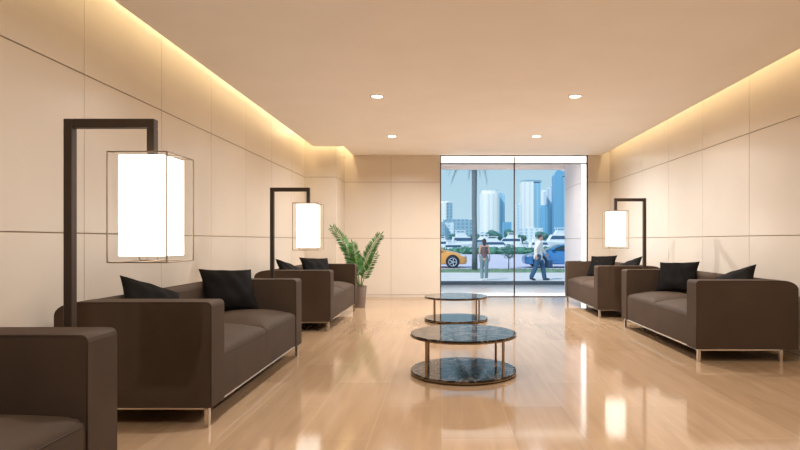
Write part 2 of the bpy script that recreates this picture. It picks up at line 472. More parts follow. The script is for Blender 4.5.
for s, nm, xb in ((1, 'B', XF_L), (1, 'C', XF_L), (-1, 'D', XF_R), (-1, 'E', XF_E)):
    y = SY[nm]; d = lambda k: xb - s*k
    where = {'B': 'sofa just beyond the nearest lamp', 'C': 'sofa in front of the plant', 'D': 'near right-wall sofa', 'E': 'sofa next to the glass front'}[nm]
    pillow((d(.615), y+.50, .70), s, 'back', 'black pillow slumped behind the near arm of the ' + where)
    pillow((d(.57), y+SL-AT-.215, .695), s, 'arm', 'black pillow propped in the far corner of the ' + where)

# ---------------------------------------------------------------- lamps
def make_lamp(label):
    t = thing('floor_lamp', label, 'floor lamp')
    w, H, A = .042, 1.747, .404
    b = bmesh.new(); box(b, -.13, .13, -.15, .15, 0, .014, 0, .003, 1); link('base', b, M['bronze'], t)
    b = bmesh.new(); box(b, -w/2, w/2, -w/2, w/2, .014, H, 0, .003, 1); link('post', b, M['bronze'], t)
    b = bmesh.new(); box(b, w/2, A+.018, -w/2, w/2, H-.044, H, 0, .003, 1); box(b, A-.018, A+.018, -w/2, w/2, 1.578, H-.044, 0, .002, 1)
    box(b, A-.014, A+.014, -.014, .014, 1.566, 1.579)
    link('arm', b, M['bronze'], t)
    fh, z0, z1, r = .139, 1.05, 1.567, .0037
    fr = bpy.data.objects.new('lamp_shade', None)
    b = bmesh.new(); s = .107
    box(b, A-s, A+s, -s, s, 1.078, 1.558, 0, .004, 2)
    sh = link('lamp_shade', b, M['shade'], t); sh['label'] = 'glowing white box shade'
    bpy.data.objects.remove(fr)
    b = bmesh.new()
    for z in (z0, z1):
        c = [(A-fh, -fh, z), (A+fh, -fh, z), (A+fh, fh, z), (A-fh, fh, z)]
        for k in range(4): tube(b, [c[k], c[(k+1) % 4]], r, 6)
    for sx in (-1, 1):
        for sy in (-1, 1): tube(b, [(A+sx*fh, sy*fh, z0), (A+sx*fh, sy*fh, z1)], r, 6)
    tube(b, [(A-fh, 0, z1), (A+fh, 0, z1)], r, 6); tube(b, [(A, -fh, z0), (A, fh, z0)], r, 6)
    for k in (-1, 1): tube(b, [(A, k*.05, z0), (A, k*.05, 1.08)], .002, 5)
    link('wire_frame', b, M['wire'], t)
    return t
lamp = make_lamp('tall dark floor lamp closest to us, with a large lit box shade above the sofa')
lamp['group'] = 'bronze arched floor lamps between the sofas'
lamp.location = (-1.826, 2.75, 0)
dup(lamp, (-1.90, 6.27, 0), 0, 'dark arched floor lamp with lit box shade standing left of the potted plant')
dup(lamp, (2.83, 7.83, 0), PI, 'dark arched floor lamp with lit box shade between the two right-wall sofas')

# ---------------------------------------------------------------- coffee tables
def make_table(label):
    t = thing('coffee_table', label, 'coffee table')
    R = .462
    def disc(z0, z1, name):
        b = bmesh.new(); lathe(b, [(0, z1), (R-.006, z1), (R-.003, z1-.003), (R-.003, z0+.010), (R-.006, z0+.004), (0, z0+.004)], 72); o = link(name, b, M['marble'], t)
        sharp_smooth(o)
        b = bmesh.new(); lathe(b, [(R-.0031, z0+.011), (R, z0+.010), (R, z0+.003), (R-.003, z0), (R-.03, z0), (R-.03, z0+.004)], 72)
        k = link('metal_rim', b, M['gold'], o); sharp_smooth(k)
    disc(.327, .355, 'tabletop'); disc(.012, .04, 'lower_shelf')
    for a in (45, 135, 225, 315):
        x, y = .443*math.cos(math.radians(a)), .443*math.sin(math.radians(a))
        b = bmesh.new(); lathe(b, [(0, .04), (.0115, .04), (.0115, .33), (0, .33)], 16, x, y); sharp_smooth(link('leg', b, M['gold'], t))
        b = bmesh.new(); lathe(b, [(0, 0), (.016, 0), (.016, .0125), (0, .0125)], 16, x*.9, y*.9); link('foot', b, M['gold'], t)
    return t
tb = make_table('round dark marble coffee table, the nearer one, between the facing sofas')
tb['group'] = 'two-tier round coffee tables'
tb.location = (.187, 4.89, 0)
dup(tb, (.205, 8.14, 0), 0, 'round dark marble coffee table farther back in front of the glass')

# ---------------------------------------------------------------- plant
def leaflet(bm, base, d, nrm, ln, wd):
    d = d.normalized(); side = d.cross(nrm).normalized(); up = side.cross(d).normalized()
    prof = [(0, .12), (.2, .7), (.45, 1), (.7, .75), (.88, .35), (1, 0)]
    L, C, Rr = [], [], []
    for t_, k in prof:
        p = base + d*ln*t_ - up*ln*.16*t_*t_
        C.append(bm.verts.new(p - up*wd*.18*k)); L.append(bm.verts.new(p + side*wd*.5*k)); Rr.append(bm.verts.new(p - side*wd*.5*k))
    for i in range(len(prof)-1):
        bm.faces.new((C[i], L[i], L[i+1], C[i+1])); bm.faces.new((C[i], C[i+1], Rr[i+1], Rr[i]))
pl = thing('potted_plant', 'leafy green plant in a taupe pot standing by the back wall', 'plant', (-1.43, 9.72, 0))
b = bmesh.new(); lathe(b, [(0, 0), (.088, 0), (.093, .006), (.125, .355), (.128, .37), (.118, .37), (.114, .345), (0, .345)], 40)
pot = link('pot', b, M['pot'], pl); sharp_smooth(pot)
b = bmesh.new(); lathe(b, [(0, .362), (.05, .36), (.112, .352), (.112, .346), (0, .346)], 24); link('soil', b, M['soil'], pot, True)
rnd = random.Random(11)
def stem(p0, p1, p2, p3, n, ln, wd, rad=.012):
    p0, p1, p2, p3 = map(Vector, (p0, p1, p2, p3))
    f = lambda t_: p0*(1-t_)**3 + 3*p1*t_*(1-t_)**2 + 3*p2*t_*t_*(1-t_) + p3*t_**3
    b = bmesh.new(); pts = [f(k/14) for k in range(15)]
    tube(b, pts, [rad*(1-.75*k/14) for k in range(15)], 8)
    st = link('stem', b, M['stem'], pl, True)
    b = bmesh.new()
    for k in range(n):
        t_ = .26 + .74*k/(n-1); p = f(t_); d = (f(min(1, t_+.02))-f(t_-.02)).normalized()
        ref = Vector((.25, -1, .15)).normalized(); s = d.cross(ref).normalized(); nn = s.cross(d).normalized()
        size = (.65+.5*math.sin(PI*min(1, .15+t_*.8)))*rnd.uniform(.88, 1.1)
        for sg in (-1, 1):
            dd = d*.5 + s*sg*rnd.uniform(.8, 1.0) + nn*rnd.uniform(-.3, .45)
            leaflet(b, p, dd, nn + Vector((rnd.uniform(-.3, .3),)*3), ln*size, wd*size)
        if k % 2 == 0:
            leaflet(b, p, d*.8 + nn*.8 + s*rnd.uniform(-.3, .3), s, ln*size*.9, wd*size)
    leaflet(b, f(1), (f(1)-f(.95)), Vector((0, -1, .3)), ln*.8, wd*.8)
    link('foliage', b, M['leaf'], st, True)
stem((-.02, 0, .35), (-.06, 0, .75), (-.22, -.02, 1.12), (-.46, -.03, 1.37), 24, .12, 0.031)
stem((.02, .01, .35), (.04, .02, .72), (.17, .02, 1.02), (.36, 0, 1.25), 24, .115, 0.027)
stem((.0, -.03, .35), (0, -.07, .62), (-.05, -.13, .9), (-.1, -.15, 1.1), 18, .115, 0.030)
stem((.04, -.02, .35), (.08, -.05, .55), (.17, -.08, .72), (.29, -.08, .91), 14, .1, 0.026, .009)
stem((-.03, .03, .35), (-.07, .05, .6), (-.13, .04, .82), (-.24, .02, 1.02), 16, .11, 0.028)

# ---------------------------------------------------------------- downlights
def make_downlight(label):
    t = thing('downlight', label, 'ceiling light')
    b = bmesh.new(); lathe(b, [(.062, -.002), (.066, -.007), (.085, -.006), (.088, 0)], 40); link('trim_ring', b, M['lamp_trim'], t, True)
    b = bmesh.new(); lathe(b, [(0, -.0035), (.063, -.0035), (.063, -.001), (0, -.001)], 40); link('diffuser', b, M['lamp_glow'], t)
    return t
dl = None
spots = [(-.79, 6.82, 'nearer left', 'upper left'), (1.62, 6.82, 'nearer right', ''), (-.84, 9.42, 'farther left', ''), (1.59, 9.42, 'farther right', '')]
for x, y, nm, _ in spots:
    lb = 'small round ceiling downlight, %s of the four' % nm
    if dl is None: dl = make_downlight(lb); dl['group'] = 'recessed ceiling downlights'; o = dl
    else: o = dup(dl, (0, 0, 0), 0, lb)
    o.location = (x, y, HC)

# ---------------------------------------------------------------- people
def blob(name, caps, m, parent, voxel=.012, ells=()):
    """one continuous surface from tapered limbs"""
    bm = bmesh.new()
    for p, q, r0, r1 in caps:
        p, q = Vector(p), Vector(q)
        n = 5
        pts = [p.lerp(q, k/n) for k in range(n+1)]; rr = [r0+(r1-r0)*k/n for k in range(n+1)]
        tube(bm, pts, rr, 14)
        for c, r in ((p, r0), (q, r1)):
            bmesh.ops.create_icosphere(bm, subdivisions=2, radius=r, matrix=Matrix.Translation(c))
    for c, rad in ells:
        bmesh.ops.create_icosphere(bm, subdivisions=3, radius=1, matrix=Matrix.Translation(c) @ Matrix.Diagonal((*rad, 1)))
    o = link(name, bm, m, parent)
    md = o.modifiers.new('r', 'REMESH'); md.mode = 'VOXEL'; md.voxel_size = voxel; md.use_smooth_shade = True
    sm = o.modifiers.new('s', 'SMOOTH'); sm.factor = .5; sm.iterations = 3
    dg = bpy.context.evaluated_depsgraph_get()
    me = bpy.data.meshes.new_from_object(o.evaluated_get(dg))
    o.modifiers.clear(); o.data = me
    if not me.materials: me.materials.append(m)
    for p in me.polygons: p.use_smooth = True
    return o
def hand_caps(wr, d, side, fwd):
    """palm, four curled fingers, thumb; d = direction of the hand, side = across the palm, fwd = curl"""
    wr, d, side, fwd = Vector(wr), Vector(d).normalized(), Vector(side).normalized(), Vector(fwd).normalized()
    c = [(wr, wr+d*.05, .02, .026)]
    for k, l in enumerate((.068, .078, .072, .056)):
        o = wr + d*.085 + side*(.03-.02*k)
        c.append((wr+d*.03+side*(.018-.012*k), o, .014, .011))
        m_ = o + (d*.85+fwd*.35).normalized()*l*.5
        e = m_ + (d*.6+fwd*.75).normalized()*l*.5
        c += [(o, m_, .0105, .0095), (m_, e, .0095, .008)]
    a = wr+d*.03+side*.025; m_ = a+(d*.6+side*.7).normalized()*.045
    c += [(a, m_, .013, .011), (m_, m_+(d*.9+fwd*.3).normalized()*.03, .011, .009)]
    return c

# woman seen from behind, walking away (+Y)
wm = thing('person', 'woman seen from behind in dark top and grey trousers walking outside the glass', 'person', (1.585, 21, GZ))
hipL, hipR = (-.08, 0, .80), (.08, 0, .80)
kL, kR = (-.085, .07, .44), (.085, .03, .44)
aL, aR = (-.085, -.02, .085), (.085, .10, .075)
sL, sR = (-.135, 0, 1.28), (.135, 0, 1.28)
eL, eR = (-.18, -.05, 1.04), (.19, .03, 1.04)
wL, wR = (-.175, .03, .83), (.21, .09, .83)
body = [((0, 0, .82), (0, 0, 1.0), .11, .095), ((0, 0, 1.0), (0, 0, 1.22), .10, .115), (sL, sR, .05, .05), ((0, 0, 1.26), (0, .02, 1.36), .055, .045),
        (sL, eL, .042, .034), (eL, wL, .033, .022), (sR, eR, .042, .034), (eR, wR, .033, .022),
        (hipL, kL, .085, .055), (kL, aL, .052, .033), (hipR, kR, .085, .055), (kR, aR, .052, .033),
        (aL, (-.09, .09, .03), .03, .024), (aR, (.09, .2, .03), .03, .024)]
body += hand_caps(wL, (0, .1, -1), (0, 1, 0), (.6, .2, 0)) + hand_caps(wR, (.05, .1, -1), (0, 1, 0), (-.6, .2, 0))
blob('body', body, M['skin'], wm, .0075, [((0, .03, 1.46), (.07, .085, .105)), ((0, .115, 1.445), (.014, .02, .02)), ((-.072, .03, 1.45), (.012, .02, .03)), ((.072, .03, 1.45), (.012, .02, .03))])
blob('hair', [((0, 0, 1.40), (0, -.055, 1.2), .075, .035)], M['hairdark'], wm, .01, [((0, .012, 1.475), (.085, .095, .105))])
blob('tank_top', [((0, 0, .90), (0, 0, 1.0), .128, .108), ((0, 0, 1.0), (0, 0, 1.2), .112, .128), ((-.09, 0, 1.2), (-.1, 0, 1.31), .055, .035), ((.09, 0, 1.2), (.1, 0, 1.31), .055, .035)], M['tank'], wm, .012)
blob('trousers', [((-.04, 0, .88), (.04, 0, .88), .112, .112), (hipL, kL, .096, .068), (kL, (aL[0], aL[1], .1), .068, .06), (hipR, kR, .096, .068), (kR, (aR[0], aR[1], .1), .068, .06)], M['greytrouser'], wm, .014)
for p, q in ((aL, (-.09, .10, .035)), (aR, (.09, .21, .035))):
    blob('shoe', [((p[0], p[1]-.03, .045), q, .045, .038), ((p[0], p[1], .09), (p[0], p[1], .045), .045, .045)], M['shoe'], wm, .01)

# man in profile walking to the right (+X)
mn = thing('person', 'man in white shirt and blue jeans striding to the right outside, carrying a bag', 'person', (3.6, 21, GZ))
hipN, hipF = (.0, -.09, .90), (.02, .09, .90)
kN, kF = (-.10, -.09, .50), (.20, .09, .50)
aN, aF = (-.27, -.09, .13), (.26, .09, .085)
sN, sF = (.02, -.19, 1.42), (.05, .19, 1.42)
eN, eF = (-.13, -.24, 1.17), (.19, .24, 1.18)
wN, wF = (-.10, -.25, .92), (.36, .24, .99)
body = [((0, 0, .92), (.01, 0, 1.12), .14, .125), ((.01, 0, 1.12), (.03, 0, 1.36), .125, .135), (sN, sF, .055, .055), ((.04, 0, 1.4), (.07, 0, 1.5), .065, .055),
        (sN, eN, .052, .042), (eN, wN, .04, .028), (sF, eF, .052, .042), (eF, wF, .04, .028),
        (hipN, kN, .095, .062), (kN, aN, .058, .036), (hipF, kF, .095, .062), (kF, aF, .058, .036),
        (aN, (-.17, -.09, .04), .034, .028), (aF, (.38, .09, .04), .034, .028)]
body += hand_caps(wN, (.05, 0, -1), (1, 0, 0), (0, .6, 0)) + hand_caps(wF, (.3, 0, -.9), (1, 0, .3), (0, -.8, -.3))
hd = Vector((.085, 0, 1.60))
blob('body', body, M['skin'], mn, .0075, [(hd, (.092, .074, .115)), (hd+Vector((.095, 0, -.012)), (.02, .014, .022)), (hd+Vector((.07, 0, -.085)), (.025, .03, .025)), (hd+Vector((-.005, -.076, -.01)), (.02, .012, .032)), (hd+Vector((-.005, .076, -.01)), (.02, .012, .032)), (hd+Vector((.09, 0, -.055)), (.012, .024, .008))])
blob('hair', [], M['hairdark'], mn, .01, [(hd+Vector((-.022, 0, .035)), (.09, .084, .1))])
for sy in (-1, 1):
    b = bmesh.new(); bmesh.ops.create_icosphere(b, subdivisions=2, radius=.011, matrix=Matrix.Translation(hd+Vector((.078, sy*.032, .012)))); link('eye', b, M['hairdark'], mn, True)
blob('shirt', [((0, 0, .88), (.01, 0, 1.12), .17, .155), ((.01, 0, 1.12), (.03, 0, 1.36), .155, .16), (sN, sF, .075, .075), (sN, eN, .075, .066), (eN, Vector(eN).lerp(Vector(wN), .75), .062, .05), (sF, eF, .075, .066), (eF, Vector(eF).lerp(Vector(wF), .75), .062, .05)], M['shirt'], mn, .013)
blob('trousers', [((0, -.04, .92), (0, .04, .92), .14, .14), (hipN, kN, .12, .092), (kN, Vector(kN).lerp(Vector(aN), .93), .092, .085), (hipF, kF, .12, .092), (kF, Vector(kF).lerp(Vector(aF), .93), .092, .085)], M['bluetrouser'], mn, .014)
for p, q in ((aN, (-.14, -.09, .04)), (aF, (.42, .09, .045))):
    blob('shoe', [((p[0]-.02, p[1], max(.05, p[2]-.04)), q, .05, .04), ((p[0], p[1], p[2]+.02), (p[0]-.01, p[1], max(.05, p[2]-.03)), .048, .048)], M['darkshoe'], mn, .011)
bg = thing('bag', 'small navy shoulder bag carried in the front hand of the striding man', 'bag', (4.05, 21.25, .12))
b = bmesh.new(); box(b, -.14, .14, -.05, .05, 0, .30, 0, .03, 3); sharp_smooth(link('pouch', b, M['bag'], bg))
b = bmesh.new(); tube(b, [(.09*math.cos(k*PI/8), 0, .29+.15*math.sin(k*PI/8)) for k in range(9)], .008, 6); link('handle', b, M['bag'], bg, True)

# ---------------------------------------------------------------- cars
def make_car(label, cat_mat, loc, rz):
    t = thing('car', label, 'car', loc, rz)
    W = .9
    #        x      zbot  zbelt(top of lower body)  half width
    st = [(0, .30, .58, .55), (-.06, .22, .66, .68), (-.25, .2, .74, .8), (-.6, .2, .84, .88), (-1.0, .2, .92, .9), (-1.35, .2, .98, .9), (-2.0, .2, .96, .9), (-2.7, .2, .97, .9), (-3.3, .2, 1.0, .91), (-3.9, .22, 1.0, .89), (-4.25, .26, .96, .83), (-4.36, .34, .9, .74)]
    b = bmesh.new(); rings = []
    for x, z0, z1, w_ in st:
        h = z1-z0
        pr = [(w_*.86, z0), (w_*.97, z0+.08*h), (w_, z0+.35*h), (w_*.99, z0+.62*h), (w_*.95, z0+.84*h), (w_*.86, z0+.94*h), (w_*.6, z1), (0, z1+.02)]
        ring = [b.verts.new((x, -y, z)) for y, z in pr] + [b.verts.new((x, y, z)) for y, z in reversed(pr[:-1])]
        rings.append(ring)
    n = len(rings[0])
    for i in range(len(rings)-1):
        for k in range(n): b.faces.new((rings[i][k], rings[i][(k+1) % n], rings[i+1][(k+1) % n], rings[i+1][k]))
    b.faces.new(rings[0]); b.faces.new(list(reversed(rings[-1])))
    body = link('body', b, cat_mat, t, True); sharp_smooth(body, 50)
    # cabin
    cs = [(-1.15, .93, .93, .78, .78), (-1.55, .9, 1.13, .8, .70), (-1.95, .9, 1.27, .81, .62), (-2.4, .9, 1.31, .81, .6), (-2.9, .9, 1.28, .8, .6), (-3.4, .92, 1.16, .79, .64), (-3.95, .96, .97, .76, .76)]
    b = bmesh.new(); rings = []
    for x, z0, z1, wb, wt in cs:
        rings.append([b.verts.new((x, s*y, z)) for s, y, z in ((-1, wb, z0), (-1, wt+.02, z1-.04 if z1-z0 > .1 else z1), (-1, wt-.08, z1), (1, wt-.08, z1), (1, wt+.02, z1-.04 if z1-z0 > .1 else z1), (1, wb, z0))])
    for i in range(len(rings)-1):
        for k in range(6): b.faces.new((rings[i][k], rings[i][(k+1) % 6], rings[i+1][(k+1) % 6], rings[i+1][k]))
    b.faces.new(rings[0]); b.faces.new(list(reversed(rings[-1])))
    sharp_smooth(link('roof', b, cat_mat, t), 30)
    def panel(name, quad, off):
        b = bmesh.new(); prism(b, quad, off); link(name, b, M['carglass'], t)
    for s in (-1, 1):
        panel('side_window', [(-1.42, s*.80, .965), (-2.4, s*.815, .965), (-2.4, s*.655, 1.245), (-1.98, s*.665, 1.21)], (0, s*.012, .004))
        panel('side_window', [(-2.46, s*.815, .965), (-3.35, s*.80, .975), (-2.95, s*.655, 1.215), (-2.46, s*.655, 1.245)], (0, s*.012, .004))
    panel('windshield', [(-1.22, -.7, .965), (-1.22, .7, .965), (-1.92, .56, 1.268), (-1.92, -.56, 1.268)], (.012, 0, .016))
    panel('rear_window', [(-3.0, -.56, 1.265), (-3.0, .56, 1.265), (-3.8, .7, 1.03), (-3.8, -.7, 1.03)], (-.008, 0, .02))
    for s in (-1, 1):
        b = bmesh.new(); prism(b, [(-.12, s*.5, .6), (-.12, s*.72, .6), (-.42, s*.82, .70), (-.30, s*.55, .70)], (.03, 0, .06)); link('headlight', b, M['lens'], t)
        b = bmesh.new(); box(b, -1.58, -1.42, min(s*.83, s*1.0), max(s*.83, s*1.0), .98, 1.07, 0, .03, 2); link('wing_mirror', b, cat_mat, t)
        for x in (-.8, -3.42):
            b = bmesh.new()
            tm = Matrix.Translation((x, s*.835, .335)) @ Matrix.Rotation(PI/2, 4, 'X')
            lathe(b, [(.22, -.1), (.30, -.11), (.33, -.08), (.335, 0), (.33, .08), (.30, .11), (.22, .1)], 36)
            bmesh.ops.transform(b, matrix=tm, verts=b.verts)
            wh = link('wheel', b, M['tyre'], t, True)
            b = bmesh.new()
            lathe(b, [(.235, .105), (.225, .108), (.20, .1), (.2, -.09), (.235, -.09)], 36)
            lathe(b, [(0, .1), (.05, .1), (.06, .07), (.06, .04), (0, .04)], 20)
            for k in range(5):
                a = 2*PI*k/5; R = Matrix.Rotation(a, 4, 'Z')
                q = bmesh.ops.create_cube(b, size=1, matrix=R @ Matrix.Translation((.125, 0, .07)) @ Matrix.Diagonal((.17, .05, .03, 1)))
            lathe(b, [(0, .0), (.2, .0)], 24)
            bmesh.ops.transform(b, matrix=Matrix.Translation((x, s*.835, .335)) @ Matrix.Rotation(-s*PI/2 if True else 0, 4, 'X') @ Matrix.Rotation(0, 4, 'Z'), verts=b.verts)
            bmesh.ops.scale(b, vec=(1, 1, 1), verts=b.verts)
            link('rim', b, M['rim'], wh)
            b = bmesh.new(); tm2 = Matrix.Translation((x, s*.70, .36)) @ Matrix.Rotation(PI/2, 4, 'X')
            lathe(b, [(0, -.21), (.375, -.21), (.375, .21), (0, .21)], 36)
            bmesh.ops.transform(b, matrix=tm2, verts=b.verts); link('wheel_arch', b, M['tyre'], t)
    return t
make_car('low orange car facing right on the road beyond the palm trunk', M['orange'], (1.38, 31.4, GZ), 0)
make_car('low blue car facing left on the road behind the striding man', M['blue'], (4.55, 31.4, GZ), PI)

# ---------------------------------------------------------------- vegetation outside
def leaf_cloud(bm, c, rad, n, size, rnd):
    for i in range(n):
        while True:
            p = Vector((rnd.uniform(-1, 1), rnd.uniform(-1, 1), rnd.uniform(-1, 1)))
            if .35 < p.length < 1: break
        p = Vector((p.x*rad[0], p.y*rad[1], p.z*rad[2])) + Vector(c)
        d = Vector((rnd.uniform(-1, 1), rnd.uniform(-1, 1), rnd.uniform(-1, 1))).normalized(); u = d.orthogonal().normalized(); v = d.cross(u)
        s = size*rnd.uniform(.6, 1.2)
        bm.faces.new([bm.verts.new(p+u*s), bm.verts.new(p+v*s*.5), bm.verts.new(p-u*s), bm.verts.new(p-v*s*.5)])
pt = thing('palm_tree', 'tall grey-trunked palm on the grass strip between orange car and woman', 'tree', (1.60, 27.5, GZ+.02))
b = bmesh.new()
tube(b, [(.0, 0, 0), (.01, 0, 1.5), (-.02, 0, 3), (-.01, 0, 4.4), (0, 0, 6.1)], [.15, .125, .125, .13, .15], 14); link('trunk', b, M['trunk'], pt, True)
rnd = random.Random(5)
for k in range(18):
    a = 2*PI*k/18 + rnd.uniform(-.1, .1); ln = rnd.uniform(1.25, 1.6); el = rnd.uniform(-.1, 1.0)
    b = bmesh.new(); pts = []
    h = Vector((math.cos(a), math.sin(a), 0))
    for q in range(13):
        s = q/12; pts.append(Vector((0, 0, 6.15)) + h*ln*(s*.9+.06) + Vector((0, 0, 1))*(el*s*1.1 - 1.75*s*s*(.55+.4*(1-el))))
    tube(b, pts, [.02*(1-.8*q/12) for q in range(13)], 5)
    for q in range(2, 13):
        d = (pts[q]-pts[q-1]).normalized(); sd = d.cross(Vector((0, 0, 1))).normalized()
        for sg in (-1, 1):
            for m_ in (0, .5):
                p = pts[q].lerp(pts[q-1], m_); L_ = .42*math.sin(PI*min(.92, .2+q/15)); tip = p + d*.22 + sd*sg*L_*.7 + Vector((0, 0, -1))*L_*.75
                w_ = d*.025
                b.faces.new([b.verts.new(p-w_), b.verts.new(p+w_), b.verts.new(tip)])
    link('frond', b, M['frond'], pt)
sp = thing('sapling', 'small thin young tree on the grass strip between the two people', 'tree', (3.28, 27.6, GZ+.02))
b = bmesh.new(); tube(b, [(0, 0, 0), (.01, 0, .5), (-.01, 0, .95)], [.035, .025, .015], 8)
for k in range(7):
    a = 2*PI*k/7; tube(b, [(0, 0, .5+.04*k), (.25*math.cos(a), .2*math.sin(a), .8+.04*k)], [.014, .006], 5)
link('trunk', b, M['trunk'], sp, True)
b = bmesh.new(); leaf_cloud(b, (0, 0, .95), (.46, .4, .36), 420, .05, rnd); link('foliage', b, M['tree'], sp)
b = bmesh.new()
for k in range(70):
    leaf_cloud(b, (-30+k*1.05, 64+rnd.uniform(-.3, .3), GZ+.38+rnd.uniform(-.08, .1)), (.8, .7, .42), 90, .18, rnd)
for k in range(70):
    bmesh.ops.create_icosphere(b, subdivisions=2, radius=1, matrix=Matrix.Translation((-30+k*1.05, 64, GZ+.3)) @ Matrix.Diagonal((.75, .6, .42+.15*math.sin(k*2.1), 1)))
tag(link('hedge', b, M['bush']), 'low green hedge running along the far side of the road', 'hedge')

tr_x = [(-14, 250, 6.2), (-2, 255, 4.6), (9, 250, 5.4), (22, 250, 4.2), (31, 275, 5.2), (38, 250, 7.2), (45, 285, 6.0), (52, 250, 7.6), (64, 275, 5.0), (76, 255, 6.4)]
tlab = ['behind the orange car', 'behind the boats above the orange car', 'behind the palm trunk', 'behind the woman', 'just left of the glass mullion', 'just right of the glass mullion', 'left of the man by the blue boat', 'behind the head of the man', 'behind the large white boat', 'at the far edge of the marina']
tree0 = None
for (x, y, h), lb in zip(tr_x, tlab):
    t = thing('tree', 'distant rounded green tree on the far shore ' + lb, 'tree', (x, y+172, GZ-.6), 0, 'trees on the far shore')
    h *= 1.55
    b = bmesh.new(); tube(b, [(0, 0, 0), (0, 0, h*.5)], [.5, .35], 8); link('trunk', b, M['trunk'], t)
    b = bmesh.new()
    for q in range(6):
        c = (rnd.uniform(-2.6, 2.6), rnd.uniform(-1, 1), h*.6+rnd.uniform(-.8, .8)); r = h*.26
        bmesh.ops.create_icosphere(b, subdivisions=2, radius=r, matrix=Matrix.Translation(c))
        leaf_cloud(b, c, (r*1.25, r*1.25, r*1.15), 130, .55, rnd)
    link('foliage', b, M['tree'], t)

# ---------------------------------------------------------------- boats
def make_boat(label, x, y, L, H, hm, rz=0):
    t = thing('motor_boat', label, 'boat', (x, y, GZ-1.0), rz, 'boats moored in the marina')
    W = L*.28; fb = H*.42
    b = bmesh.new(); rings = []
    for k in range(11):
        s = k/10; xx = -L/2 + L*s; w_ = W/2*(1 if s < .55 else math.sqrt(max(.0, 1-((s-.55)/.45)**2))*.97+.03); zt = fb*(1+.28*s*s)
        rings.append([b.verts.new((xx, yy, zz)) for yy, zz in ((-w_, zt), (-w_*.85, zt*.4), (-w_*.5, -.1), (w_*.5, -.1), (w_*.85, zt*.4), (w_, zt))])
    for i in range(10):
        for k in range(6): b.faces.new((rings[i][k], rings[i][(k+1) % 6], rings[i+1][(k+1) % 6], rings[i+1][k]))
    b.faces.new(rings[0]); b.faces.new(rings[-1]); sharp_smooth(link('hull', b, hm, t), 40)
    b = bmesh.new(); prism(b, [(-L*.36, -W*.36, fb*.98), (L*.26, -W*.36, fb*.98), (L*.12, -W*.36, H*.74), (-L*.34, -W*.36, H*.74)], (0, W*.72, 0)); link('cabin', b, M['hull'], t)
    b = bmesh.new(); prism(b, [(-L*.32, -W*.37, fb+(H*.74-fb)*.45), (L*.19, -W*.37, fb+(H*.74-fb)*.45), (L*.14, -W*.37, fb+(H*.74-fb)*.85), (-L*.31, -W*.37, fb+(H*.74-fb)*.85)], (0, W*.74, 0)); link('window_band', b, M['boatglass'], t)
    b = bmesh.new(); prism(b, [(-L*.26, -W*.3, H*.74), (L*.06, -W*.3, H*.74), (-.02*L, -W*.3, H*.9), (-L*.25, -W*.3, H*.9)], (0, W*.6, 0)); box(b, -L*.27, L*.02, -W*.3, W*.3, H*.97, H); 
    for px in (-L*.25, -.01*L): box(b, px-.05, px+.05, -W*.28, -W*.24, H*.88, H*.97); box(b, px-.05, px+.05, W*.24, W*.28, H*.88, H*.97)
    link('flybridge', b, M['hull'], t)
    return t
boats = [(442+3, 108, 7, 3.4, 'hull', .1, 'small white boat in the marina at the left edge of the glass'), (465, 100, 6.5, 4.4, 'hull', .15, 'tall white boat just left of the palm trunk'),
         (455, 92, 5.5, 2.6, 'hull', .25, 'low white boat moored above the bonnet of the orange car'), (480, 120, 7, 3.9, 'hull', PI-.2, 'white boat between the palm trunk and the head of the woman'),
         (497, 96, 7, 3.3, 'hull', .1, 'white boat right of the head of the woman'), (508, 122, 8, 4.3, 'hull', PI, 'white boat moored just left of the glass mullion'),
         (521, 88, 4.6, 2.2, 'bluehull', .05, 'blue hulled boat right of the glass mullion'), (541, 100, 6, 3.2, 'hull', .2, 'low white boat just behind the face of the man'),
         (556, 106, 7.5, 5.0, 'hull', PI+.15, 'biggest white boat moored above the blue car'), (572, 112, 8, 4.2, 'hull', 0, 'white boat partly hidden by the grey terrace wall')]
for px, y, L, H, hm, rz, lb in boats: make_boat(lb, (px-442)*y/560, y, L, H, M[hm], rz)

